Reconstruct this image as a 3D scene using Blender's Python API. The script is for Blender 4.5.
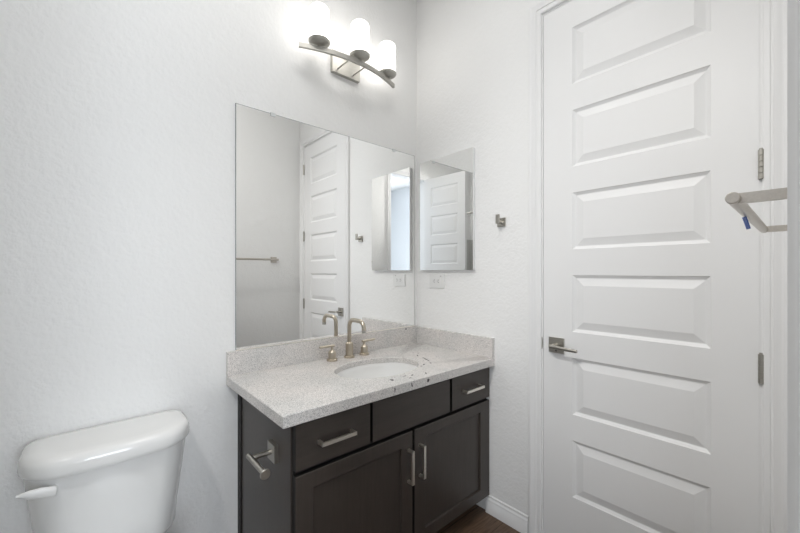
import bpy, bmesh, math
from mathutils import Vector, Matrix

for o in list(bpy.data.objects): bpy.data.objects.remove(o, do_unlink=True)
S = bpy.context.scene
COL = S.collection
PI = math.pi

# ------------------------------------------------------------------ camera
cam = bpy.data.cameras.new('camera'); cam_o = bpy.data.objects.new('camera', cam); COL.objects.link(cam_o)
cam.sensor_fit = 'HORIZONTAL'; cam.sensor_width = 36.0
cam.lens = 36.0 * 359.52 / 800.0
cam.shift_x = 0.0; cam.shift_y = 5.3 / 800.0
cam.clip_start = 0.01; cam.clip_end = 60
cam_o.location = (-1.6022, -1.6482, 1.2608)
cam_o.rotation_euler = (PI / 2, 0, -0.725)
S.camera = cam_o

# ------------------------------------------------------------------ world, lights, exposure
W = bpy.data.worlds.new('sky'); S.world = W; W.use_nodes = True
W.node_tree.nodes['Background'].inputs['Color'].default_value = (0.62, 0.78, 1.0, 1)
W.node_tree.nodes['Background'].inputs['Strength'].default_value = 1.0
S.view_settings.view_transform = 'Standard'
try: S.view_settings.look = 'None'
except Exception: pass
S.view_settings.gamma = 1.0
S.view_settings.use_curve_mapping = False
S.view_settings.exposure = -0.11

def area(name, loc, rot, sx, sy, power, col):
    l = bpy.data.lights.new(name, 'AREA'); l.shape = 'RECTANGLE'; l.size = sx; l.size_y = sy
    l.energy = power; l.color = col
    o = bpy.data.objects.new(name, l); COL.objects.link(o); o.location = loc; o.rotation_euler = rot
    return o
SHADE_EMIT = 3.5
CAN_EMIT = 2.0
CAN_POWER = 6.0
FILL_SPOT = 118.0
HALL_FAR = 95.0
HALL_LEFT = 105.0
area('window_daylight', (-1.55, -4.93, 1.45), (PI / 2, 0, 0), 1.5, 1.7, HALL_FAR, (0.90, 0.95, 1.0))
area('hall_fill_light', (-3.70, -2.95, 1.30), (0, -PI / 2, 0), 2.1, 1.7, HALL_LEFT, (0.90, 0.95, 1.0))  # added fill, sent sideways through the doorway onto the right wall and door

# ------------------------------------------------------------------ materials
def mat(name, color=(.8, .8, .8), rough=.5, metal=0.0, spec=.5):
    m = bpy.data.materials.new(name); m.use_nodes = True
    b = m.node_tree.nodes['Principled BSDF']
    b.inputs['Base Color'].default_value = (*color, 1)
    b.inputs['Roughness'].default_value = rough
    b.inputs['Metallic'].default_value = metal
    b.inputs['Specular IOR Level'].default_value = spec
    return m, m.node_tree, b
def node(nt, t, **kw):
    n = nt.nodes.new(t)
    for k, v in kw.items(): setattr(n, k, v)
    return n
def coords(nt, scale=(1, 1, 1)):
    tc = node(nt, 'ShaderNodeTexCoord'); mp = node(nt, 'ShaderNodeMapping')
    mp.inputs['Scale'].default_value = scale
    nt.links.new(tc.outputs['Object'], mp.inputs['Vector'])
    return mp.outputs['Vector']
def noise(nt, vec, scale, detail=2, rough=.5):
    n = node(nt, 'ShaderNodeTexNoise'); n.inputs['Scale'].default_value = scale
    n.inputs['Detail'].default_value = detail; n.inputs['Roughness'].default_value = rough
    nt.links.new(vec, n.inputs['Vector']); return n.outputs['Fac']
def ramp(nt, fac, stops):
    r = node(nt, 'ShaderNodeValToRGB'); e = r.color_ramp.elements
    while len(e) < len(stops): e.new(.5)
    for i, (p, c) in enumerate(stops):
        e[i].position = p; e[i].color = (*c, 1) if len(c) == 3 else c
    nt.links.new(fac, r.inputs['Fac']); return r.outputs['Color']
def bump(nt, b, h, strength, dist):
    n = node(nt, 'ShaderNodeBump'); n.inputs['Strength'].default_value = strength; n.inputs['Distance'].default_value = dist
    nt.links.new(h, n.inputs['Height']); nt.links.new(n.outputs['Normal'], b.inputs['Normal'])
def mix(nt, fac, a, c, mode='MIX'):
    n = node(nt, 'ShaderNodeMix', data_type='RGBA', blend_type=mode)
    if isinstance(fac, float): n.inputs['Factor'].default_value = fac
    else: nt.links.new(fac, n.inputs['Factor'])
    for k, v in ((6, a), (7, c)):
        if isinstance(v, tuple): n.inputs[k].default_value = (*v, 1)
        else: nt.links.new(v, n.inputs[k])
    return n.outputs[2]

M = {}
m, nt, b = mat('wall_paint', (.87, .87, .863), .55, 0, .35); M['wall'] = m
v = coords(nt)
nn = node(nt, 'ShaderNodeMath', operation='ADD')
nt.links.new(noise(nt, v, 70, 3, .55), nn.inputs[0]); nt.links.new(noise(nt, v, 28, 2), nn.inputs[1])
bump(nt, b, nn.outputs[0], .52, .004)
m, nt, b = mat('ceiling_paint', (.88, .88, .88), .8, 0, .2); M['ceiling'] = m
bump(nt, b, noise(nt, coords(nt), 60, 3), .2, .004)
m, nt, b = mat('hall_paint', (.66, .68, .70), .6, 0, .3); M['hall'] = m
bump(nt, b, noise(nt, coords(nt), 60, 3), .15, .003)
m, nt, b = mat('trim_white', (.86, .86, .86), .38, 0, .45); M['trim'] = m
bump(nt, b, noise(nt, coords(nt, (1, 1, .1)), 60, 2), .03, .002)
m, nt, b = mat('door_white', (.85, .85, .85), .42, 0, .45); M['door'] = m
bump(nt, b, noise(nt, coords(nt, (1, .15, 1)), 260, 3), .05, .001)
m, nt, b = mat('ceramic_white', (.82, .82, .81), .07, 0, .5); M['ceramic'] = m
b.inputs['Coat Weight'].default_value = .3; b.inputs['Coat Roughness'].default_value = .04
nt.links.new(ramp(nt, noise(nt, coords(nt), 3, 1), [(0, (.81, .81, .80)), (1, (.83, .83, .82))]), b.inputs['Base Color'])
m, nt, b = mat('plastic_white', (.80, .80, .79), .3, 0, .5); M['plastic'] = m
nt.links.new(ramp(nt, noise(nt, coords(nt), 9, 1), [(0, (.79, .79, .78)), (1, (.81, .81, .80))]), b.inputs['Base Color'])
m, nt, b = mat('slot_dark', (.06, .06, .06), .6); M['slot'] = m
nt.links.new(ramp(nt, noise(nt, coords(nt), 30, 1), [(0, (.05, .05, .05)), (1, (.07, .07, .07))]), b.inputs['Base Color'])
def brushed(name, c, rough, sc=(1, 1, 1)):
    m, nt, b = mat(name, c, rough, 1.0)
    f = noise(nt, coords(nt, sc), 300, 2)
    nt.links.new(ramp(nt, f, [(.3, tuple(x * .92 for x in c)), (.7, c)]), b.inputs['Base Color'])
    return m
M['nickel'] = brushed('brushed_nickel', (.48, .46, .42), .36, (1, .1, 1))
M['rail'] = brushed('rail_nickel', (.57, .53, .48), .34)
M['pull'] = brushed('pull_nickel', (.90, .86, .79), .34, (.1, 1, 1))
M['faucet'] = brushed('champagne_nickel', (.56, .50, .41), .30, (1, 1, .1))
M['lampmetal'] = brushed('lamp_nickel', (.52, .51, .475), .50, (.1, 1, 1))
m, nt, b = mat('mirror_silver', (.975, .98, .975), 0.0, 1.0); M['mirror'] = m
m, nt, b = mat('mirror_edge', (.22, .25, .24), .15); M['medge'] = m
m, nt, b = mat('clear_plastic', (.75, .77, .77), .2); M['clear'] = m
m, nt, b = mat('cabinet_box_paint', (.78, .79, .79), .4); M['boxwhite'] = m

# dark stained wood
def wood(name, c0, c1, rough, axis):
    m, nt, b = mat(name, c0, rough, 0, .5)
    sc = (12, 12, .9) if axis == 'z' else (.9, 12, 12)
    v = coords(nt, sc); f = noise(nt, v, 9, 4, .6)
    blot = noise(nt, coords(nt), 6, 3, .6)
    c = mix(nt, blot, ramp(nt, f, [(.2, c0), (.8, c1)]), ramp(nt, f, [(.3, tuple(x * 1.3 for x in c0)), (.7, tuple(x * 1.3 for x in c1))]))
    nt.links.new(c, b.inputs['Base Color'])
    bump(nt, b, f, .02, .001)
    return m
M['wood'] = wood('espresso_wood', (.041, .034, .0295), (.051, .042, .0365), .36, 'z')
M['woodh'] = wood('espresso_wood_across', (.041, .034, .0295), (.051, .042, .0365), .36, 'x')
M['carcass'] = wood('carcass_shade_black', (.006, .005, .0045), (.009, .008, .007), .6, 'z')  # shade of the reveals between the fronts is put into this near-black

# granite with its dark vein
def granite():
    m, nt, b = mat('granite', (.6, .58, .56), .22, 0, .5)
    v = coords(nt)
    base = ramp(nt, noise(nt, v, 5, 3), [(.35, (.69, .68, .665)), (.65, (.78, .745, .72))])
    sp = node(nt, 'ShaderNodeTexVoronoi'); sp.inputs['Scale'].default_value = 560; nt.links.new(v, sp.inputs['Vector'])
    sep = node(nt, 'ShaderNodeSeparateColor'); nt.links.new(sp.outputs['Color'], sep.inputs[0])
    g1 = ramp(nt, sep.outputs[0], [(.0, (.34, .34, .35)), (.18, (.72, .72, .72)), (.5, (.97, .97, .97)), (1, (1.10, 1.09, 1.08))])
    c = mix(nt, 1.0, base, g1, 'MULTIPLY')
    fl = ramp(nt, noise(nt, v, 230, 2, .7), [(.30, (.55, .55, .56)), (.44, (1, 1, 1))])
    c = mix(nt, .5, c, fl, 'MULTIPLY')
    # the dark flecks of the vein right of the sink: (x, y, turn, half length, half width)
    wob = noise(nt, v, 120, 2, .6)
    k = None
    for fx, fy, tu_, la, lb in ((.262, -.084, 1.19, .055, .0045), (.285, .000, 1.0, .020, .003), (.180, -.151, .6, .013, .005), (.150, -.163, .3, .009, .004), (.225, -.150, 1.1, .012, .003),
                                (.017, -.242, .4, .010, .004), (-.017, -.232, .1, .012, .003), (-.021, -.267, .2, .009, .003), (-.095, -.238, 1.3, .013, .007), (.0565, -.300, 1.2, .022, .0035),
                                (.080, -.262, 1.0, .016, .003), (-.040, -.300, .5, .006, .004), (-.132, -.300, .5, .004, .004), (.4385, .262, .5, .008, .008), (.330, .040, .4, .012, .0025)):
        mp = node(nt, 'ShaderNodeMapping', vector_type='TEXTURE'); mp.inputs['Location'].default_value = (fx, fy, .042)
        mp.inputs['Rotation'].default_value = (0, 0, tu_); mp.inputs['Scale'].default_value = (la, lb, .005 if fy > .2 else .06)
        if fy < -.29: mp.inputs['Location'].default_value = (fx, fy, .024); mp.inputs['Scale'].default_value = (.0032, .02, .009)
        if fy > .2: mp.inputs['Location'].default_value = (fx, fy, .136)
        nt.links.new(v, mp.inputs['Vector'])
        ln = node(nt, 'ShaderNodeVectorMath', operation='LENGTH'); nt.links.new(mp.outputs[0], ln.inputs[0])
        if k is None: k = ln.outputs['Value']
        else:
            mn = node(nt, 'ShaderNodeMath', operation='MINIMUM'); nt.links.new(k, mn.inputs[0]); nt.links.new(ln.outputs['Value'], mn.inputs[1]); k = mn.outputs[0]
    ad = node(nt, 'ShaderNodeMath', operation='MULTIPLY_ADD'); nt.links.new(wob, ad.inputs[0]); ad.inputs[1].default_value = 1.6
    sb = node(nt, 'ShaderNodeMath', operation='SUBTRACT'); nt.links.new(k, sb.inputs[0]); sb.inputs[1].default_value = .78; nt.links.new(sb.outputs[0], ad.inputs[2])
    c = mix(nt, ramp(nt, ad.outputs[0], [(0, (1, 1, 1)), (.82, (1, 1, 1)), (.99, (0, 0, 0))]), c, (.10, .095, .10))
    nt.links.new(c, b.inputs['Base Color'])
    return m
M['granite'] = granite()

# floor planks
m, nt, b = mat('plank_floor', (.1, .06, .04), .45, 0, .4); M['floor'] = m
v = coords(nt)
br = node(nt, 'ShaderNodeTexBrick'); br.offset = .37
br.inputs['Scale'].default_value = 1.0; br.inputs['Brick Width'].default_value = 1.2; br.inputs['Row Height'].default_value = .16
br.inputs['Mortar Size'].default_value = .0015; br.inputs['Color1'].default_value = (.20, .130, .085, 1); br.inputs['Color2'].default_value = (.12, .078, .052, 1)
br.inputs['Mortar'].default_value = (.02, .012, .008, 1); nt.links.new(v, br.inputs['Vector'])
gr = ramp(nt, noise(nt, coords(nt, (1.2, 14, 1)), 8, 5, .65), [(.3, (.45, .42, .4)), (.7, (1.35, 1.3, 1.25))])
nt.links.new(mix(nt, 1.0, br.outputs['Color'], gr, 'MULTIPLY'), b.inputs['Base Color'])
bump(nt, b, noise(nt, coords(nt, (1.2, 14, 1)), 8, 4), .1, .001)
m, nt, b = mat('hall_floor', (.32, .29, .26), .7); M['hallfloor'] = m
nt.links.new(ramp(nt, noise(nt, coords(nt), 60, 3), [(.3, (.28, .255, .23)), (.7, (.38, .35, .31))]), b.inputs['Base Color'])
m, nt, b = mat('tub_surround', (.62, .62, .60), .25); M['surround'] = m
nt.links.new(ramp(nt, noise(nt, coords(nt), 5, 3), [(.3, (.60, .60, .58)), (.7, (.66, .66, .64))]), b.inputs['Base Color'])
m, nt, b = mat('blue_tape', (.03, .10, .42), .5); M['blue'] = m
nt.links.new(ramp(nt, noise(nt, coords(nt), 90, 2), [(.3, (.025, .085, .38)), (.7, (.05, .14, .5))]), b.inputs['Base Color'])

def emit(name, col, s):
    m, nt, b = mat(name, (.9, .9, .9), .3)
    b.inputs['Emission Color'].default_value = (*col, 1); b.inputs['Emission Strength'].default_value = s
    return m
M['shade'] = emit('opal_glass_lit', (1.0, .965, .915), SHADE_EMIT)
M['can'] = emit('recessed_light_diffuser', (1.0, .975, .94), CAN_EMIT)
m = bpy.data.materials.new('window_glass'); m.use_nodes = True; nt = m.node_tree; nt.nodes.clear()
o_ = node(nt, 'ShaderNodeOutputMaterial'); t_ = node(nt, 'ShaderNodeBsdfTransparent'); g_ = node(nt, 'ShaderNodeBsdfGlossy'); x_ = node(nt, 'ShaderNodeMixShader')
g_.inputs['Roughness'].default_value = .02; x_.inputs[0].default_value = .06
nt.links.new(t_.outputs[0], x_.inputs[1]); nt.links.new(g_.outputs[0], x_.inputs[2]); nt.links.new(x_.outputs[0], o_.inputs[0]); M['glass'] = m

# ------------------------------------------------------------------ mesh helpers (all coordinates in world space)
ORG = {}
def BM(): return bmesh.new()
def obj(name, bm, material, parent=None, sharp=32, bevel=0):
    if bevel:
        es = [e for e in bm.edges if len(e.link_faces) == 2 and e.calc_face_angle(0) > .6]
        bmesh.ops.bevel(bm, geom=es, offset=bevel, segments=2, profile=.5, affect='EDGES', clamp_overlap=True)
    bmesh.ops.recalc_face_normals(bm, faces=bm.faces[:])
    org = ORG.get(parent.name, Vector((0, 0, 0))) if parent else Vector((0, 0, 0))
    if org.length: bmesh.ops.translate(bm, verts=bm.verts[:], vec=-org)
    for f in bm.faces: f.smooth = True
    for e in bm.edges:
        e.smooth = len(e.link_faces) == 2 and e.calc_face_angle(3.2) < math.radians(sharp)
    me = bpy.data.meshes.new(name); bm.to_mesh(me); bm.free()
    if material: me.materials.append(M[material])
    o = bpy.data.objects.new(name, me); COL.objects.link(o)
    if parent: o.parent = parent
    ORG[o.name] = org
    return o
def tag(o, label, cat, group=None, kind=None):
    o['label'] = label; o['category'] = cat
    if group: o['group'] = group
    if kind: o['kind'] = kind
    return o
def thing(name, loc, label, cat, group=None, kind=None):
    o = bpy.data.objects.new(name, None); COL.objects.link(o); o.location = loc
    o.empty_display_size = .05; ORG[o.name] = Vector(loc)
    return tag(o, label, cat, group, kind)
def box(bm, x0, x1, y0, y1, z0, z1):
    x0, x1 = min(x0, x1), max(x0, x1); y0, y1 = min(y0, y1), max(y0, y1); z0, z1 = min(z0, z1), max(z0, z1)
    vs = [bm.verts.new(p) for p in ((x0, y0, z0), (x1, y0, z0), (x1, y1, z0), (x0, y1, z0), (x0, y0, z1), (x1, y0, z1), (x1, y1, z1), (x0, y1, z1))]
    for f in ((0, 3, 2, 1), (4, 5, 6, 7), (0, 1, 5, 4), (1, 2, 6, 5), (2, 3, 7, 6), (3, 0, 4, 7)):
        bm.faces.new([vs[i] for i in f])
    return bm
def loft(bm, rings, cap0=True, cap1=True, closed=True):
    R = [[bm.verts.new(p) for p in r] for r in rings]
    n = len(R[0])
    for a, c in zip(R[:-1], R[1:]):
        for i in range(n if closed else n - 1):
            j = (i + 1) % n
            bm.faces.new((a[i], a[j], c[j], c[i]))
    if cap0: bm.faces.new(R[0][::-1])
    if cap1: bm.faces.new(R[-1])
    return bm
def frame_of(d):
    d = Vector(d).normalized(); up = Vector((0, 0, 1)) if abs(d.z) < .9 else Vector((1, 0, 0))
    a = d.cross(up).normalized(); return a, a.cross(d).normalized()
def cyl(bm, p, q, r0, r1=None, n=24, cap=0.0):
    """round bar from p to q with slightly eased ends"""
    p, q = Vector(p), Vector(q); r1 = r0 if r1 is None else r1
    d = (q - p).normalized(); a, c = frame_of(d)
    ring = lambda o, r: [o + (a * math.cos(t) + c * math.sin(t)) * r for t in [2 * PI * i / n for i in range(n)]]
    e = cap or min(r0, r1) * .12
    e = min(e, (q - p).length * .3)
    return loft(bm, [ring(p, r0 - e), ring(p + d * e, r0), ring(q - d * e, r1), ring(q, r1 - e)])
def lathe(bm, o, prof, n=32, axis=(0, 0, 1), cap0=True, cap1=True):
    """prof: (radius, height along axis)"""
    o = Vector(o); d = Vector(axis).normalized(); a, c = frame_of(d)
    rings = [[o + d * h + (a * math.cos(2 * PI * i / n) + c * math.sin(2 * PI * i / n)) * max(r, 1e-4) for i in range(n)] for r, h in prof]
    return loft(bm, rings, cap0, cap1)
def tube(bm, pts, r, n=16, cap=True):
    pts = [Vector(p) for p in pts]; rings = []; a = None
    for i, p in enumerate(pts):
        d = (pts[min(i + 1, len(pts) - 1)] - pts[max(i - 1, 0)]).normalized()
        if a is None: a, c = frame_of(d)
        else: a = (a - d * a.dot(d)).normalized(); c = a.cross(d).normalized()
        rings.append([p + (a * math.cos(2 * PI * k / n) + c * math.sin(2 * PI * k / n)) * r for k in range(n)])
    return loft(bm, rings, cap, cap)
def bentpath(pts, rad, n=8):
    """polyline with rounded corners"""
    pts = [Vector(p) for p in pts]; out = [pts[0]]
    for i in range(1, len(pts) - 1):
        p = pts[i]; a = (pts[i - 1] - p).normalized(); c = (pts[i + 1] - p).normalized()
        half = a.angle(c) / 2; t = rad / math.tan(half)
        cen = p + (a + c).normalized() * (rad / math.sin(half))
        s, e = p + a * t - cen, p + c * t - cen
        ang = s.angle(e)
        for k in range(n + 1):
            f = k / n
            out.append(cen + (s * math.sin((1 - f) * ang) + e * math.sin(f * ang)) / math.sin(ang))
    out.append(pts[-1]); return out
def bez_round(pts): return pts

def panel_face(bm, T, a0, a1, b0, b1, holes, nest):
    """flat face in local (a,b,depth) with rectangular nested panels; T maps (a,b,d)->world"""
    A = sorted({a0, a1} | {h[0] for h in holes} | {h[1] for h in holes}); B = sorted({b0, b1} | {h[2] for h in holes} | {h[3] for h in holes})
    V = {}
    def vert(a, c, d=0.0):
        k = (round(a, 5), round(c, 5), round(d, 5))
        if k not in V: V[k] = bm.verts.new(T(a, c, d))
        return V[k]
    for i in range(len(A) - 1):
        for j in range(len(B) - 1):
            if any(abs(h[0] - A[i]) < 1e-6 and abs(h[2] - B[j]) < 1e-6 for h in holes): continue
            bm.faces.new((vert(A[i], B[j]), vert(A[i + 1], B[j]), vert(A[i + 1], B[j + 1]), vert(A[i], B[j + 1])))
    for h in holes:
        prev = [vert(h[0], h[2]), vert(h[1], h[2]), vert(h[1], h[3]), vert(h[0], h[3])]
        for ins, d in nest:
            cur = [bm.verts.new(T(*p, d)) for p in ((h[0] + ins, h[2] + ins), (h[1] - ins, h[2] + ins), (h[1] - ins, h[3] - ins), (h[0] + ins, h[3] - ins))]
            for k in range(4): bm.faces.new((prev[k], prev[(k + 1) % 4], cur[(k + 1) % 4], cur[k]))
            prev = cur
        bm.faces.new(prev)
    return [vert(a0, b0), vert(a1, b0), vert(a1, b1), vert(a0, b1)], V, A, B

def door_leaf_bm(T, w, h, t, holes, nest):
    """door leaf panelled on both faces. T(a,b,d): d=0 on the near face, negative into the leaf"""
    bm = BM()
    _, V1, A, B = panel_face(bm, lambda a, c, d: T(a, c, d), 0, w, 0, h, holes, nest)
    _, V2, _, _ = panel_face(bm, lambda a, c, d: T(a, c, -t - d), 0, w, 0, h, holes, nest)
    g = lambda V, a, c: V[(round(a, 5), round(c, 5), 0.0)]
    loop = [(a, 0) for a in A] + [(A[-1], c) for c in B[1:]] + [(a, B[-1]) for a in A[-2::-1]] + [(0, c) for c in B[-2:0:-1]]
    for i in range(len(loop)):
        p, q = loop[i], loop[(i + 1) % len(loop)]
        bm.faces.new((g(V1, *p), g(V1, *q), g(V2, *q), g(V2, *p)))
    return bm

def casing_bm(T, a0, a1, b1, prof):
    """door casing swept round an opening (a0..a1, floor..b1); prof: (offset outward, projection)"""
    bm = BM(); rings = []
    for corner in ((a0, 0, -1, 0), (a0, b1, -1, 1), (a1, b1, 1, 1), (a1, 0, 1, 0)):
        rings.append([T(corner[0] + corner[2] * o, corner[1] + corner[3] * o, p) for o, p in prof])
    return loft(bm, rings)

# ------------------------------------------------------------------ the room
H = 3.06; WL = -2.75; YF = -1.657; TH = .12
def struct(name, bm, material, label, cat, **k): return tag(obj(name, bm, material, **k), label, cat, kind='structure')
struct('floor', box(BM(), WL - TH, TH, YF - TH, TH, -.05, 0), 'floor', 'dark brown wood plank floor of the bathroom', 'floor')
struct('ceiling', box(BM(), WL - TH, TH, YF - TH, TH, H, H + .05), 'ceiling', 'white ceiling of the bathroom', 'ceiling')
struct('wall_back', box(BM(), WL - TH, TH, 0, TH, 0, H), 'wall', 'white textured wall behind toilet, vanity and big mirror', 'wall')
struct('wall_left', box(BM(), WL - TH, WL, YF, 0, 0, H), 'wall', 'white wall at the far end of the bathtub', 'wall')
D1 = (-.8346, -1.5584, 2.452)      # closed door: opening in the right wall
bm = BM(); box(bm, 0, TH, D1[0], 0, 0, H); box(bm, 0, TH, YF - TH, D1[1], 0, H); box(bm, 0, TH, D1[1], D1[0], D1[2], H)
struct('wall_right', bm, 'wall', 'white textured wall holding the medicine cabinet and panelled door', 'wall')
OP = (-1.825, -1.205, 2.45)        # doorway the camera stands in
bm = BM(); box(bm, WL, OP[0], YF - TH, YF, 0, H); box(bm, OP[1], 0, YF - TH, YF, 0, H); box(bm, OP[0], OP[1], YF - TH, YF, OP[2], H)
struct('wall_front', bm, 'wall', 'white wall holding the towel bar beside the open doorway', 'wall')

# next room, seen only in the mirrors
HX0, HX1, HY = -3.6, .5, -4.8
struct('floor_hall', box(BM(), HX0, HX1, HY, YF - TH, -.05, 0), 'hallfloor', 'pale floor of the next room outside the doorway', 'floor')
struct('ceiling_hall', box(BM(), HX0, HX1, HY, YF - TH, H, H + .05), 'ceiling', 'ceiling of the next room outside the doorway', 'ceiling')
hw_ = (-3.8, -2.1, .25, 2.35)
bm = BM(); box(bm, HX0 - TH, HX0, HY, hw_[0], 0, H); box(bm, HX0 - TH, HX0, hw_[1], YF - TH, 0, H); box(bm, HX0 - TH, HX0, hw_[0], hw_[1], 0, hw_[2]); box(bm, HX0 - TH, HX0, hw_[0], hw_[1], hw_[3], H)
struct('wall_hall_left', bm, 'hall', 'daylit wall of the next room, reflected in medicine cabinet', 'wall')
struct('wall_hall_right', box(BM(), HX1, HX1 + TH, HY, YF - TH, 0, H), 'hall', 'wall on the right of the next room', 'wall')
bm = BM(); wx0, wx1, wz0, wz1 = -2.3, -.8, .6, 2.3
box(bm, HX0, wx0, HY - TH, HY, 0, H); box(bm, wx1, HX1, HY - TH, HY, 0, H); box(bm, wx0, wx1, HY - TH, HY, 0, wz0); box(bm, wx0, wx1, HY - TH, HY, wz1, H)
struct('wall_hall_far', bm, 'hall', 'wall around the window of the next room', 'wall')
win = thing('window_1', ((wx0 + wx1) / 2, HY - .06, wz0), 'white framed window of the next room', 'window', kind='structure')
bm = BM()
for q in ((wx0, wx0 + .05, wz0, wz1), (wx1 - .05, wx1, wz0, wz1), (wx0 + .05, wx1 - .05, wz0, wz0 + .05), (wx0 + .05, wx1 - .05, wz1 - .05, wz1), ((wx0 + wx1) / 2 - .02, (wx0 + wx1) / 2 + .02, wz0 + .05, wz1 - .05)):
    box(bm, q[0], q[1], HY - .09, HY - .04, q[2], q[3])
obj('window_frame', bm, 'trim', win)
obj('window_pane', box(BM(), wx0 + .05, wx1 - .05, HY - .068, HY - .064, wz0 + .05, wz1 - .05), 'glass', win)

win = thing('added_window', (HX0 - .06, -2.95, hw_[2]), 'added tall white framed window at the side of the next room', 'window', kind='structure')  # unseen window, added to let fill light reach the right wall and door
bm = BM()
for q in ((hw_[0], hw_[0] + .04, hw_[2], hw_[3]), (hw_[1] - .04, hw_[1], hw_[2], hw_[3]), (hw_[0] + .04, hw_[1] - .04, hw_[2], hw_[2] + .04), (hw_[0] + .04, hw_[1] - .04, hw_[3] - .04, hw_[3])):
    box(bm, HX0 - .09, HX0 - .04, q[0], q[1], q[2], q[3])
obj('window_frame', bm, 'trim', win)
obj('window_pane', box(BM(), HX0 - .068, HX0 - .064, hw_[0] + .04, hw_[1] - .04, hw_[2] + .04, hw_[3] - .04), 'glass', win)

# baseboards
BP = [(0, 0), (.014, 0), (.014, .055), (.011, .060), (.011, .070), (.006, .078), (.006, .088), (0, .092)]
def base_bm(P, Q, nrm):
    bm = BM(); P, Q, nrm = Vector(P), Vector(Q), Vector(nrm)
    return loft(bm, [[o + nrm * a + Vector((0, 0, c)) for a, c in BP] for o in (P, Q)])
struct('baseboard_right', base_bm((0, -.532, 0), (0, D1[0] + .066, 0), (-1, 0, 0)), 'trim', 'white baseboard between the vanity and the closed door', 'baseboard')
struct('baseboard_back', base_bm((-1.09, 0, 0), (-1.985, 0, 0), (0, -1, 0)), 'trim', 'white baseboard behind the toilet', 'baseboard')
struct('baseboard_front', base_bm((OP[1] + .062, YF, 0), (-.018, YF, 0), (0, 1, 0)), 'trim', 'white baseboard under the towel bar', 'baseboard')

# ------------------------------------------------------------------ closed panelled door in the right wall
CAS = [(.0, 0), (.0, .009), (.004, .012), (.016, .012), (.018, .009), (.022, .009), (.024, .013), (.040, .016), (.046, .019), (.054, .019), (.058, .014), (.058, 0)]
LZ = .010; LH = 2.436
def panels(w, sl, sr): return [(sl, w - sr, 2.326 - .36 * i - .247 - LZ, 2.326 - .36 * i - LZ) for i in range(6)]
NEST = [(.003, -.0035), (.012, -.009), (.015, -.009), (.043, -.0015), (.045, -.0008)]
d1 = thing('door_1', (0, (D1[0] + D1[1]) / 2, 0), 'closed white six-panel door with lever handle beside the hook', 'door', kind='structure')
w1 = .7092; yl = -.8428
obj('door_leaf', door_leaf_bm(lambda a, c, d: Vector((-d, yl - a, LZ + c)), w1, LH, .035, panels(w1, .1304, .1182), NEST), 'door', d1, sharp=8)
bm = BM()
for q in ((D1[0], D1[0] - .006, 0, D1[2]), (D1[1], D1[1] + .006, 0, D1[2])): box(bm, 0.0, TH, q[0], q[1], 0, D1[2] - .004)
box(bm, 0.0, TH, D1[1], D1[0], D1[2] - .004, D1[2])
box(bm, .037, .05, D1[0] - .006, D1[0] - .02, 0, D1[2]); box(bm, .037, .05, D1[1] + .006, D1[1] + .02, 0, D1[2]); box(bm, .037, .05, D1[1] + .02, D1[0] - .02, D1[2] - .02, D1[2] - .004)
obj('door_jamb', bm, 'trim', d1)
obj('door_casing', casing_bm(lambda a, c, p: Vector((-p, a, c)), D1[1] + .000, D1[0] - .000, D1[2] + .004, CAS), 'trim', d1, sharp=20)
def hinge(y, z, parent, x=-.007):
    bm = BM()
    for k in range(5): cyl(bm, (x, y, z - .046 + k * .0185), (x, y, z - .046 + (k + 1) * .0185 - .0006), .0075, n=16)
    cyl(bm, (x, y, z + .0465), (x, y, z + .0505), .005, n=12)
    obj('hinge', bm, 'nickel', parent)
for z in (2.235, 1.598, .956, .26): hinge(-1.5555, z, d1)
def lever_handle(parent, P, sgn_n, sgn_l, ax='x'):
    """P: rose centre on the leaf face; normal along +-ax, lever along the other axis"""
    def T(n, l, z): return (P[0] + n * sgn_n, P[1] + l * sgn_l, P[2] + z) if ax == 'x' else (P[0] + l * sgn_l, P[1] + n * sgn_n, P[2] + z)
    a, c = T(0, -.034, -.034), T(.008, .034, .034)
    h = obj('door_handle', box(BM(), a[0], c[0], a[1], c[1], a[2], c[2]), 'nickel', parent, bevel=.002)
    bm = BM(); cyl(bm, T(.006, 0, 0), T(.046, 0, 0), .0105, .0095)
    pts = [T(.05, -.012, .0), T(.052, .0, .0), T(.054, .03, -.001), T(.054, .07, -.003), T(.052, .108, -.004)]
    rings = []
    for i, p in enumerate(pts):
        hw, hh = (.005, .008) if i == 0 else (.0065, .0095 - .0007 * i)
        rings.append([Vector(p) + (Vector((math.cos(t) * hw, 0, math.sin(t) * hh)) if ax == 'x' else Vector((0, math.cos(t) * hw, math.sin(t) * hh))) for t in [2 * PI * k / 16 for k in range(16)]])
    loft(bm, rings)
    obj('lever', bm, 'nickel', h)
    bm = BM(); cyl(bm, T(.0075, .0, -.024), T(.0095, .0, -.024), .004, n=14); obj('lock_pin', bm, 'slot', h)
lever_handle(d1, (0, -.905, .931), -1, -1)
bm = BM(); cyl(bm, (-.002, -.836, .931), (.001, -.836, .931), .018, n=20)
for vv in bm.verts: vv.co.y = -.8345 + (vv.co.y + .836) * .33; vv.co.z = .931 + (vv.co.z - .931) * 1.6
obj('strike_plate', bm, 'lampmetal', d1)

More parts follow.
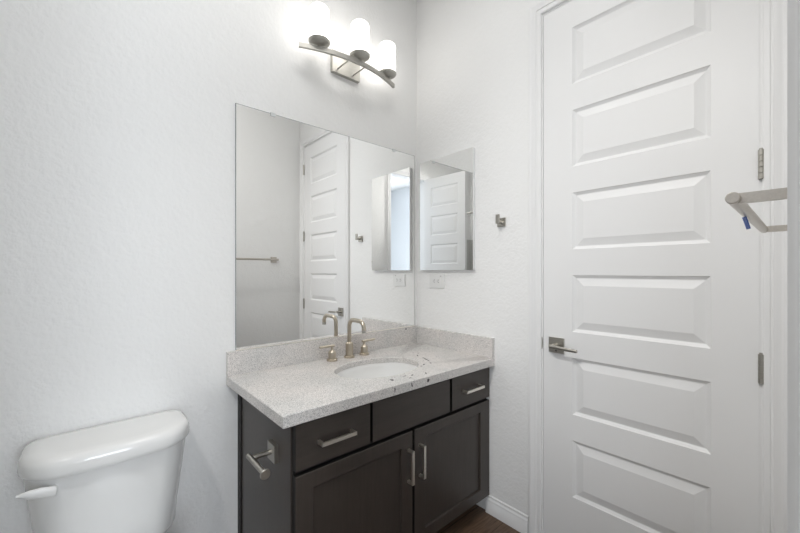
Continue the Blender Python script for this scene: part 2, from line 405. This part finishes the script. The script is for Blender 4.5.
# open door leaf and trim of the doorway
d2 = thing('door_2', (OP[0], YF, 0), 'white six-panel door standing open, reflected in the medicine cabinet', 'door', kind='structure')
w2 = .628; LA = math.radians(3.5)
leafT = lambda a, c, d: Vector((OP[0] + .062 - a * math.sin(LA) + d * math.cos(LA), YF + .022 + a * math.cos(LA) + d * math.sin(LA), LZ + c))
obj('door_leaf', door_leaf_bm(leafT, w2, LH, .035, panels(w2, .105, .105), NEST), 'door', d2, sharp=8)
bm = BM()
box(bm, OP[0], OP[0] + .006, YF - TH, YF, 0, OP[2]); box(bm, OP[1] - .006, OP[1], YF - TH, YF, 0, OP[2]); box(bm, OP[0] + .006, OP[1] - .006, YF - TH, YF, OP[2] - .006, OP[2])
obj('door_jamb', bm, 'trim', d2)
obj('door_casing', casing_bm(lambda a, c, p: Vector((a, YF + p, c)), OP[0] + .003, OP[1] - .003, OP[2] - .003, CAS), 'trim', d2, sharp=20)
obj('door_casing', casing_bm(lambda a, c, p: Vector((a, YF - TH - p, c)), OP[0], OP[1], OP[2], CAS), 'trim', d2, sharp=20)
lever_handle(d2, tuple(leafT(w2 - .062, .931 - LZ, -.0015)), 1, -1)
for z in (2.235, 1.598, .956, .26):
    bm = BM(); cyl(bm, (OP[0] + .018, YF + .030, z - .046), (OP[0] + .018, YF + .030, z + .046), .0065, n=14); obj('hinge', bm, 'nickel', d2)

# ------------------------------------------------------------------ vanity
VX0, VX1 = -1.0865, -.003; VB, VT = .094, .7738
va = thing('vanity_cabinet', (-.545, -.27, 0), 'dark espresso vanity cabinet with two shaker doors and two drawers', 'cabinet')
bm = BM(); x0, x1 = VX0 + .006, VX1
for q in ((x0, x0 + .016, -.512, -.002, VB, VT), (x1 - .016, x1, -.512, -.002, VB, VT), (x0 + .016, x1 - .016, -.512, -.002, VB, VB + .016), (x0 + .016, x1 - .016, -.010, -.002, VB + .016, VT),
          (x0, x0 + .03, -.530, -.512, VB, VT), (x1 - .03, x1, -.530, -.512, VB, VT), (x0 + .03, x1 - .03, -.530, -.512, VT - .03, VT), (x0 + .03, x1 - .03, -.530, -.512, .585, .625), (x0 + .03, x1 - .03, -.530, -.512, VB, VB + .03),
          (-.79, -.76, -.530, -.512, .625, VT - .03), (-.328, -.298, -.530, -.512, .625, VT - .03), (-.573, -.533, -.530, -.512, VB + .03, .585)): box(bm, *q)
obj('cabinet_body', bm, 'carcass', va)
obj('scribe_strip', box(BM(), VX0 - .0045, VX0 + .006, -.040, -.001, 0, VT), 'carcass', va)
obj('toe_kick', box(BM(), VX0 + .006, VX1, -.46, -.44, 0, VB), 'carcass', va)
obj('side_panel', box(BM(), VX0, VX0 + .006, -.5215, -.040, 0.0, VT), 'wood', va, bevel=.001)
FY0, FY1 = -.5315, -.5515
def shade_edges(o):
    """colour the front panel edges near-black for the shade in the gaps"""
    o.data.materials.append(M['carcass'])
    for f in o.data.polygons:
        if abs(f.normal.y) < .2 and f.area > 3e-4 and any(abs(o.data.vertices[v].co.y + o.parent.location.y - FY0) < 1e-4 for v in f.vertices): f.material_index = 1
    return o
def pull(parent, P, vertical):
    L, so, t = .1385, .033, .0125
    bm = BM()
    x, z = P
    if vertical:
        box(bm, x - t / 2, x + t / 2, FY1 - so, FY1 - so + .0085, z - L / 2, z + L / 2)
        for s in (-1, 1): box(bm, x - t / 2, x + t / 2, FY1 - so + .0085, FY1, z + s * (L / 2 - .0045) - .0045, z + s * (L / 2 - .0045) + .0045)
    else:
        box(bm, x - L / 2, x + L / 2, FY1 - so, FY1 - so + .0085, z - t / 2, z + t / 2)
        for s in (-1, 1): box(bm, x + s * (L / 2 - .0045) - .0045, x + s * (L / 2 - .0045) + .0045, FY1 - so + .0085, FY1, z - t / 2, z + t / 2)
    obj('bar_pull', bm, 'pull', parent, bevel=.0012)
def slab(name, x0, x1, z0, z1):
    return shade_edges(obj(name, box(BM(), x0, x1, FY1, FY0, z0, z1), 'woodh', va, bevel=.0012))
DZ0, DZ1 = .6095, .7600
p = slab('drawer', -1.0825, -.7815, DZ0, DZ1); pull(p, (-.934, .684), False)
slab('false_drawer_front', -.7695, -.3215, DZ0, DZ1)
p = slab('drawer', -.3040, -.0065, DZ0, DZ1); pull(p, (-.163, .687), False)
def shaker(x0, x1, z0, z1, sl, sr, rt, rb):
    holes = [(sl, x1 - x0 - sr, rb, z1 - z0 - rt)]
    bm = BM(); e = .0015
    T = lambda a, c, d: Vector((x0 + a, FY1 - d, z0 + c))
    _, V, A, B = panel_face(bm, T, e, x1 - x0 - e, e, z1 - z0 - e, holes, [(.0012, -.001), (.0025, -.0095)])
    # rounded outer edge and back
    w, h = x1 - x0, z1 - z0
    g = lambda a, c: V[(round(a, 5), round(c, 5), 0.0)]
    loop = [(a, B[0]) for a in A] + [(A[-1], c) for c in B[1:]] + [(a, B[-1]) for a in A[-2::-1]] + [(A[0], c) for c in B[-2:0:-1]]
    cl = lambda q, lo, hi, f: f(q) if abs(q - lo) < 1e-6 or abs(q - hi) < 1e-6 else q
    def outw(a, c):
        aa = 0 if abs(a - A[0]) < 1e-6 else (w if abs(a - A[-1]) < 1e-6 else a)
        cc = 0 if abs(c - B[0]) < 1e-6 else (h if abs(c - B[-1]) < 1e-6 else c)
        return aa, cc
    r0 = [g(*q) for q in loop]; r1 = [bm.verts.new(T(*outw(*q), -e)) for q in loop]; r2 = [bm.verts.new(T(*outw(*q), FY1 - FY0)) for q in loop]
    n = len(loop)
    for ra, rb_ in ((r0, r1), (r1, r2)):
        for i in range(n): bm.faces.new((ra[i], ra[(i + 1) % n], rb_[(i + 1) % n], rb_[i]))
    bm.faces.new(r2)
    return shade_edges(obj('cabinet_door', bm, 'wood', va, sharp=20))
p = shaker(-1.0825, -.5595, VB, .5925, .061, .061, .0545, .056); pull(p, (-.585, .4555), True)
p = shaker(-.5475, -.0065, VB, .5925, .0625, .0755, .0465, .054); pull(p, (-.518, .4565), True)

# countertop with an oval cut-out
CX0, CD, CZ, CT = -1.1377, -.5797, .8154, .0416
SXC, SYC, SA, SB = -.560, -.318, .215, .157
ct = thing('countertop', (-.55, -.28, CZ - CT), 'pale speckled granite countertop with dark vein on vanity', 'countertop')
def countertop_bm():
    bm = BM(); N = 96; e = .003
    rect = (CX0, -.0005, CD, -.001)
    def edge_pt(t, ins):
        dx, dy = math.cos(t), math.sin(t); x0, x1, y0, y1 = rect[0] + ins, rect[1] - ins, rect[2] + ins, rect[3] - ins
        k = min([(x1 - SXC) / dx if dx > 1e-9 else 1e9, (x0 - SXC) / dx if dx < -1e-9 else 1e9, (y1 - SYC) / dy if dy > 1e-9 else 1e9, (y0 - SYC) / dy if dy < -1e-9 else 1e9])
        return SXC + dx * k, SYC + dy * k
    ts = [2 * PI * i / N for i in range(N)]
    for cx, cy in ((rect[0], rect[2]), (rect[0], rect[3]), (rect[1], rect[2]), (rect[1], rect[3])):
        t = math.atan2(cy - SYC, cx - SXC) % (2 * PI)
        i = min(range(N), key=lambda k: min(abs(ts[k] - t), 2 * PI - abs(ts[k] - t))); ts[i] = t
    ts.sort()
    ell = lambda t, s, z: Vector((SXC + (SA + s) * math.cos(math.atan2(math.sin(t) / SB, math.cos(t) / SA)), SYC + (SB + s) * math.sin(math.atan2(math.sin(t) / SB, math.cos(t) / SA)), z))
    rings = [[ell(t, 0, CZ - .026) for t in ts], [ell(t, 0, CZ - .002) for t in ts], [ell(t, .002, CZ) for t in ts],
             [Vector((*edge_pt(t, e), CZ)) for t in ts], [Vector((*edge_pt(t, 0), CZ - e)) for t in ts],
             [Vector((*edge_pt(t, 0), CZ - CT + e)) for t in ts], [Vector((*edge_pt(t, e), CZ - CT)) for t in ts], [ell(t, .03, CZ - CT) for t in ts], [ell(t, .03, CZ - .026) for t in ts]]
    loft(bm, rings + [rings[0]], False, False)
    bmesh.ops.remove_doubles(bm, verts=bm.verts[:], dist=1e-6)
    return bm
obj('slab', countertop_bm(), 'granite', ct, sharp=40)
bs = .1016
obj('backsplash', box(BM(), CX0, -.0005, -.021, -.001, CZ, CZ + bs), 'granite', ct, bevel=.0015)
obj('side_splash', box(BM(), -.021, -.0005, CD + .001, -.021, CZ, CZ + bs), 'granite', ct, bevel=.0015)

# undermount sink
sk = thing('sink', (SXC, SYC, CZ - .17), 'white oval undermount basin set in the granite countertop', 'sink')
def sink_bm():
    bm = BM(); N = 64
    prof = [(1.13, -.0262), (1.13, -.040), (1.06, -.046), (1.0, -.09), (.86, -.135), (.55, -.162), (.20, -.172), (.20, -.166), (.52, -.155), (.78, -.130), (.93, -.088), (.985, -.045), (1.005, -.030), (1.02, -.0262)]
    rings = [[Vector((SXC + SA * s * math.cos(t), SYC + SB * s * math.sin(t), CZ + z)) for t in [2 * PI * i / N for i in range(N)]] for s, z in prof]
    loft(bm, rings + [rings[0]], False, False); bmesh.ops.remove_doubles(bm, verts=bm.verts[:], dist=1e-6); return bm
obj('basin', sink_bm(), 'ceramic', sk, sharp=50)
bm = BM(); lathe(bm, (SXC, SYC, CZ - .171), [(.0375, 0), (.0375, .005), (.030, .008), (.026, .006), (.024, .012), (.010, .014)], 28); obj('drain', bm, 'faucet', sk)

# widespread faucet
FX, FYc = -.558, -.072
fa = thing('faucet', (FX, FYc, CZ), 'champagne nickel widespread faucet with arched spout behind sink', 'faucet')
bm = BM()
lathe(bm, (FX, FYc, CZ), [(.0265, 0), (.0275, .002), (.0275, .009), (.0255, .0105), (.0195, .0115), (.0195, .076), (.017, .079), (.012, .0805), (.010, .081)], 32)
pth = bentpath([(FX, FYc, CZ + .070), (FX, FYc, 1.0135), (FX, FYc - .128, 1.0135), (FX, FYc - .128, .967)], .036, 10)
tube(bm, pth, .0105, 20); obj('spout', bm, 'faucet', fa)
bm = BM(); cyl(bm, (FX, FYc - .128, .972), (FX, FYc - .128, .958), .0115, .011, n=20); obj('aerator', bm, 'lampmetal', fa)
for s in (-1, 1):
    hx = FX - .004 + s * .0985
    bm = BM(); lathe(bm, (hx, FYc, CZ), [(.0255, 0), (.0265, .002), (.0265, .009), (.0245, .0105), (.0192, .0115), (.0190, .042), (.0165, .047), (.010, .052), (.0065, .056), (.0065, .069)], 28)
    hb = obj('faucet_handle', bm, 'faucet', fa)
    bm = BM(); cyl(bm, (hx - s * .013, FYc, CZ + .0735), (hx + s * .070, FYc, CZ + .0745), .0062, .0058, n=18); obj('lever', bm, 'faucet', hb)

# ------------------------------------------------------------------ mirrors
mi = thing('vanity_mirror', (-.563, 0, .9195), 'large frameless wall mirror above the granite backsplash', 'mirror')
MX0, MX1, MZ0, MZ1 = -1.0990, -.0270, .9210, 1.9928
bm = BM(); box(bm, MX0, MX1, -.0060, -.0015, MZ0, MZ1); obj('mirror_pane', bm, 'mirror', mi)
bm = BM(); t = .0016
for q in ((MX0 - t, MX0, MZ0, MZ1 + t), (MX1, MX1 + t, MZ0, MZ1 + t), (MX0, MX1, MZ1, MZ1 + t)): box(bm, q[0], q[1], -.0061, -.0010, q[2], q[3])
obj('pane_edge', bm, 'medge', mi)
obj('bottom_channel', box(BM(), MX0, MX1, -.0085, -.0010, MZ0 - .0035, MZ0), 'pull', mi)
for x in (-.9365, -.1950):
    bm = BM(); box(bm, x - .011, x + .011, -.0095, -.0062, MZ1 - .010, MZ1 + .004); box(bm, x - .011, x + .011, -.0095, -.0005, MZ1 + .0017, MZ1 + .006)
    obj('mirror_clip', bm, 'clear', mi)

KX, KY0, KY1, KZ0, KZ1 = -.022, -.054, -.458, 1.271, 1.934
mc = thing('medicine_cabinet', (0, (KY0 + KY1) / 2, KZ0), 'frameless mirrored medicine cabinet on the door wall', 'medicine cabinet')
obj('cabinet_box', box(BM(), -.0168, 0, KY1 + .0012, KY0 - .0012, KZ0 + .0012, KZ1 - .0012), 'boxwhite', mc)
bm = box(BM(), KX, -.0172, KY1, KY0, KZ0, KZ1)
obj('mirror_door', bm, 'mirror', mc, sharp=5)

# ------------------------------------------------------------------ three-light vanity fixture
LX = -.5425
vl = thing('wall_light', (LX, 0, 2.30), 'three-light nickel wall lamp with white glass shades above mirror', 'wall lamp')
obj('back_plate', box(BM(), -.628, -.4560, -.022, 0, 2.304, 2.416), 'lampmetal', vl, bevel=.003)
arc_y = lambda x: -.142 + .062 * ((x - LX) / .283) ** 2
bm = BM(); hw, hh = .0065, .0105
pts = [Vector((LX - .298 + .578 * i / 32, 0, 2.3245)) for i in range(33)]
rings = []
for q in pts:
    y = arc_y(q.x); sl = 2 * .062 * (q.x - LX) / .283 ** 2; nrm = Vector((-sl, 1, 0)).normalized()
    b_ = Vector((q.x, y, q.z)); rings.append([b_ + nrm * a * hw + Vector((0, 0, c * hh)) for a, c in ((-1, -1), (1, -1), (1, 1), (-1, 1))])
loft(bm, rings); obj('arched_bar', bm, 'lampmetal', vl)
for x in (-.597, -.500):
    bm = BM(); cyl(bm, (x, -.021, 2.3245), (x, arc_y(x) + .004, 2.3245), .0042, n=14); obj('support_rod', bm, 'lampmetal', vl)
for dx in (-.210, 0, .210):
    x = LX + dx; y = arc_y(x) - (.004 if dx == 0 else 0)
    bm = BM(); lathe(bm, (x, y, 2.331), [(.0065, 0), (.0065, .010), (.011, .011), (.030, .0135), (.046, .019), (.0515, .0265), (.0515, .030), (.048, .031)], 36)
    cup = obj('lamp_cup', bm, 'lampmetal', vl)
    bm = BM(); z0 = 2.3625
    lathe(bm, (x, y, z0), [(.041, 0), (.0455, .004), (.0465, .010), (.0465, .142), (.0445, .151), (.039, .157), (.030, .160), (.014, .1615)], 40)
    obj('lamp_shade', bm, 'shade', vl, sharp=60)

# ------------------------------------------------------------------ toilet
TX = -1.523
to = thing('toilet', (TX, -.35, 0), 'white two-piece toilet with rounded tank lid left of the vanity', 'toilet')
def tank_ring(hw, yb, yf, z, rf=.085, rb=.03, bow=.022, n=10):
    """plan outline: straight back, bowed front, rounded corners"""
    P = []
    def arc(cx, cy, r, a0, a1):
        for k in range(n + 1):
            a = a0 + (a1 - a0) * k / n; P.append([cx + r * math.cos(a), cy + r * math.sin(a)])
    arc(hw - rb, yb - rb, rb, PI / 2, 0)
    arc(hw - rf, yf + rf, rf, 0, -PI / 2)
    for k in range(1, 8): P.append([(hw - rf) * (1 - 2 * k / 8), yf])
    arc(-hw + rf, yf + rf, rf, -PI / 2, -PI)
    arc(-hw + rb, yb - rb, rb, PI, PI / 2)
    out = []
    for x, y in P:
        f = max(0, (yb - y) / (yb - yf)); y2 = y - bow * (1 - (x / hw) ** 2) * f ** 2
        out.append(Vector((TX + x, y2, z)))
    return out
YB = -.022
bm = BM()
loft(bm, [tank_ring(.150, YB - .02, -.160, .350, .05), tank_ring(.166, YB - .01, -.180, .357, .06), tank_ring(.176, YB, -.191, .375, .07), tank_ring(.185, YB, -.197, .45), tank_ring(.198, YB, -.204, .56), tank_ring(.2085, YB, -.209, .66), tank_ring(.2085, YB, -.209, .6735)])
obj('tank', bm, 'ceramic', to, sharp=50)
bm = BM()
lp = [(.199, .006, -.214, .6785), (.208, .015, -.225, .6785), (.2115, .018, -.228, .684), (.2125, .018, -.229, .692), (.2115, .018, -.2285, .712), (.2075, .015, -.225, .724), (.200, .009, -.218, .731), (.187, -.002, -.207, .7345), (.160, -.02, -.185, .7362)]
loft(bm, [tank_ring(h_ + .0065, min(YB + o_, -.005), f_, z_ - .0065, .095 - (i > 6) * .02, .05 - (i > 6) * .02) for i, (h_, o_, f_, z_) in enumerate(lp)])
obj('tank_lid', bm, 'ceramic', to, sharp=50)
bm = BM()
cyl(bm, (-1.664, -.205, .640), (-1.664, -.232, .640), .011, n=20)
lv = [(-1.656, -.234, .6377, .0140), (-1.659, -.235, .6377, .0150), (-1.687, -.235, .6440, .0155), (-1.709, -.235, .6475, .0125), (-1.725, -.234, .6510, .0070), (-1.735, -.233, .6520, .0022)]
loft(bm, [[Vector((x, y + .006 * math.cos(t), z + hh * math.sin(t))) for t in [2 * PI * k / 16 for k in range(16)]] for x, y, z, hh in lv])
obj('flush_lever', bm, 'plastic', to, sharp=50)
def oval(cx, cy, a, bf, bb, z, n=40):
    return [Vector((cx + a * math.sin(t), cy + (bb if math.cos(t) > 0 else bf) * math.cos(t), z * .893)) for t in [2 * PI * k / n for k in range(n)]]
bm = BM()
rings = [oval(TX, -.36, .115, .22, .20, 0), oval(TX, -.36, .112, .21, .20, .03), oval(TX, -.37, .100, .18, .21, .14), oval(TX, -.39, .125, .21, .25, .25), oval(TX, -.42, .170, .27, .29, .34), oval(TX, -.43, .185, .29, .31, .375), oval(TX, -.43, .185, .29, .31, .388),
         oval(TX, -.44, .135, .225, .20, .388), oval(TX, -.44, .12, .20, .18, .33), oval(TX, -.43, .07, .11, .10, .22), oval(TX, -.43, .03, .05, .05, .18)]
loft(bm, rings); obj('bowl', bm, 'ceramic', to, sharp=50)
bm = BM(); loft(bm, [oval(TX, -.45, .182, .275, .20, .389), oval(TX, -.45, .186, .28, .205, .395), oval(TX, -.45, .184, .278, .203, .408), oval(TX, -.45, .178, .27, .195, .411)]); obj('seat', bm, 'plastic', to, sharp=50)
bm = BM(); loft(bm, [oval(TX, -.45, .180, .272, .200, .412), oval(TX, -.45, .184, .277, .203, .417), oval(TX, -.45, .182, .275, .201, .426), oval(TX, -.45, .165, .255, .185, .432)]); obj('seat_cover', bm, 'plastic', to, sharp=50)

# ------------------------------------------------------------------ small fittings
tp = thing('toilet_paper_holder', (VX0, -.385, .613), 'empty nickel toilet paper holder on the vanity side panel', 'toilet paper holder')
obj('mounting_plate', box(BM(), VX0 - .014, VX0 + .001, -.424, -.362, .592, .654), 'nickel', tp, bevel=.002)
bm = BM(); cyl(bm, (VX0 - .012, -.390, .623), (-1.169, -.390, .623), .0085, n=20)
cyl(bm, (-1.169, -.367, .623), (-1.169, -.516, .623), .0090, n=20); obj('holder_arm', bm, 'nickel', tp)
bm = BM(); cyl(bm, (-1.169, -.515, .623), (-1.169, -.523, .623), .0165, n=28); obj('end_disc', bm, 'nickel', tp)

hk = thing('robe_hook', (0, -.623, 1.512), 'small square nickel robe hook on the wall between cabinet and door', 'hook')
obj('hook_plate', box(BM(), -.009, 0, -.645, -.600, 1.490, 1.534), 'nickel', hk, bevel=.002)
bm = BM(); cyl(bm, (-.008, -.624, 1.512), (-.036, -.624, 1.512), .0085, n=18)
box(bm, -.046, -.036, -.633, -.615, 1.503, 1.548); obj('hook_peg', bm, 'nickel', hk)

ou = thing('wall_outlet', (0, -.178, 1.205), 'white horizontal wall outlet just below the medicine cabinet', 'outlet')
obj('cover_plate', box(BM(), -.006, 0, -.238, -.119, 1.165, 1.246), 'plastic', ou, bevel=.002)
fc = obj('receptacle_face', box(BM(), -.0085, -.005, -.212, -.145, 1.188, 1.222), 'plastic', ou, bevel=.001)
for yc in (-.194, -.162):
    for zc in (1.2115, 1.1985):
        obj('slot', box(BM(), -.0090, -.0078, yc - .0045, yc + .0045, zc - .0012, zc + .0012), 'slot', fc)
    bm = BM(); cyl(bm, (-.0090, yc + .009, 1.205), (-.0078, yc + .009, 1.205), .0022, n=12); obj('ground_hole', bm, 'slot', fc)
obj('indicator', box(BM(), -.0068, -.0055, -.214, -.207, 1.2335, 1.236), 'slot', ou)

YBAR, ZBAR = -1.575, 1.3722
tb = thing('towel_bar', (-.56, YF, ZBAR), 'brushed nickel towel bar with square posts on the doorway wall', 'towel bar')
bm = BM(); cyl(bm, (-.868, YBAR, ZBAR), (-.248, YBAR, ZBAR), .0088, n=28, cap=.001); obj('rail', bm, 'rail', tb)
for x in (-.852, -.262):
    bm = BM(); box(bm, x - .006, x + .006, YF + .009, YBAR - .002, ZBAR - .0075, ZBAR + .0075); po = obj('post', bm, 'rail', tb, bevel=.0015)
    obj('rosette', box(BM(), x - .026, x + .026, YF, YF + .010, ZBAR - .026, ZBAR + .026), 'rail', po, bevel=.002)
bm = BM(); bx = -.671
prof = [(YBAR + .0035, ZBAR - .0085, 0), (YBAR + .002, ZBAR - .014, .001), (YBAR + .000, ZBAR - .022, .003), (YBAR - .002, ZBAR - .031, .006)]
loft(bm, [[Vector((bx + sx * .0080 + o, y + sy * .0007 + sx * .003, z)) for sx, sy in ((-1, -1), (1, -1), (1, 1), (-1, 1))] for y, z, o in prof])
tag(obj('tape_scrap', bm, 'blue'), 'small blue tape scrap hanging under the towel bar', 'tape')

# ------------------------------------------------------------------ bathtub end of the room (seen only in the medicine cabinet)
tu = thing('bathtub', (-2.37, -.83, 0), 'white bathtub behind the open door', 'bathtub')
def rrect(x0, x1, y0, y1, r, z, n=6):
    P = []
    for cx, cy, a in ((x1 - r, y1 - r, 0), (x0 + r, y1 - r, PI / 2), (x0 + r, y0 + r, PI), (x1 - r, y0 + r, 1.5 * PI)):
        for k in range(n + 1): P.append(Vector((cx + r * math.cos(a + PI / 2 * k / n), cy + r * math.sin(a + PI / 2 * k / n), z)))
    return P
bm = BM(); tx0, tx1, ty0, ty1 = WL + .002, -1.995, YF + .002, -.002
loft(bm, [rrect(tx0, tx1, ty0, ty1, .01, 0), rrect(tx0, tx1, ty0, ty1, .01, .40), rrect(tx0 + .004, tx1 - .004, ty0 + .004, ty1 - .004, .012, .41), rrect(tx0 + .07, tx1 - .07, ty0 + .09, ty1 - .09, .12, .41), rrect(tx0 + .09, tx1 - .09, ty0 + .12, ty1 - .12, .12, .33), rrect(tx0 + .13, tx1 - .13, ty0 + .2, ty1 - .2, .12, .10)])
obj('tub_shell', bm, 'ceramic', tu, sharp=45)
struct('trim_1', box(BM(), WL, WL + .012, YF + .014, -.014, .412, 1.73), 'surround', 'pale grey panel on the wall above the bathtub', 'wall panel')
struct('trim_2', box(BM(), WL, -2.0, -.014, 0, .412, 1.73), 'surround', 'pale grey panel at the back end of the bathtub', 'wall panel')
struct('trim_3', box(BM(), WL, -2.0, YF, YF + .014, .412, 1.73), 'surround', 'pale grey panel at the doorway end of the bathtub', 'wall panel')
bm = BM(); box(bm, WL, WL + .02, YF + .02, -.02, 1.73, 1.84); box(bm, WL, -2.0, YF, YF + .02, 1.73, 1.84); box(bm, WL, -2.0, -.02, 0, 1.73, 1.84)
struct('trim_4', bm, 'trim', 'white band along the top of the bathtub panels', 'trim')
rd = thing('shower_rod', (-2.02, -.83, 1.985), 'dark nickel shower rod above the bathtub edge', 'shower rod')
bm = BM(); cyl(bm, (-2.02, YF + .01, 1.985), (-2.02, -.01, 1.985), .0125, n=20); obj('rod', bm, 'lampmetal', rd)
for y0, y1 in ((YF, YF + .012), (-.012, 0)):
    bm = BM(); cyl(bm, (-2.02, y0, 1.985), (-2.02, y1, 1.985), .03, n=24); obj('rod_flange', bm, 'lampmetal', rd)

# ceiling lights
for i, (x, y, r_, lab) in enumerate(((-.98, -.86, .32, 'wide flush round ceiling light in front of the vanity'), (-2.20, -1.12, .08, 'small round ceiling spot added above the bathtub edge to brighten the door'))):
    cl = thing('ceiling_light', (x, y, H), lab, 'ceiling light', 'bathroom ceiling lights')
    bm = BM(); lathe(bm, (x, y, H - .010), [(r_ - .002, .0045), (r_, 0), (r_ + .018, .004), (r_ + .020, .0099)], 36, cap0=False, cap1=False)
    bmesh.ops.solidify(bm, geom=bm.faces[:], thickness=.002); obj('trim_ring', bm, 'trim', cl)
    bm = BM(); lathe(bm, (x, y, H - .007), [(r_ - .0015, 0), (r_ - .0015, .006)], 36); obj('diffuser', bm, 'can', cl)
    if i == 0:
        l = bpy.data.lights.new('ceiling_lamp', 'AREA'); l.shape = 'DISK'; l.size = .60; l.energy = CAN_POWER
    else:                                        # unseen spot, added and aimed across the room to brighten the closed door
        l = bpy.data.lights.new('ceiling_lamp', 'SPOT'); l.shadow_soft_size = .075; l.energy = FILL_SPOT; l.spot_size = math.radians(86); l.spot_blend = 1.0
    l.color = (1.0, .985, .96)
    lo = bpy.data.objects.new('ceiling_lamp', l); COL.objects.link(lo); lo.parent = cl; lo.location = (0, 0, -.0125) if i == 0 else (0, 0, -.09)
    if i: lo.rotation_euler = Vector((2.20, -.14, -3.05)).to_track_quat('-Z', 'Y').to_euler()
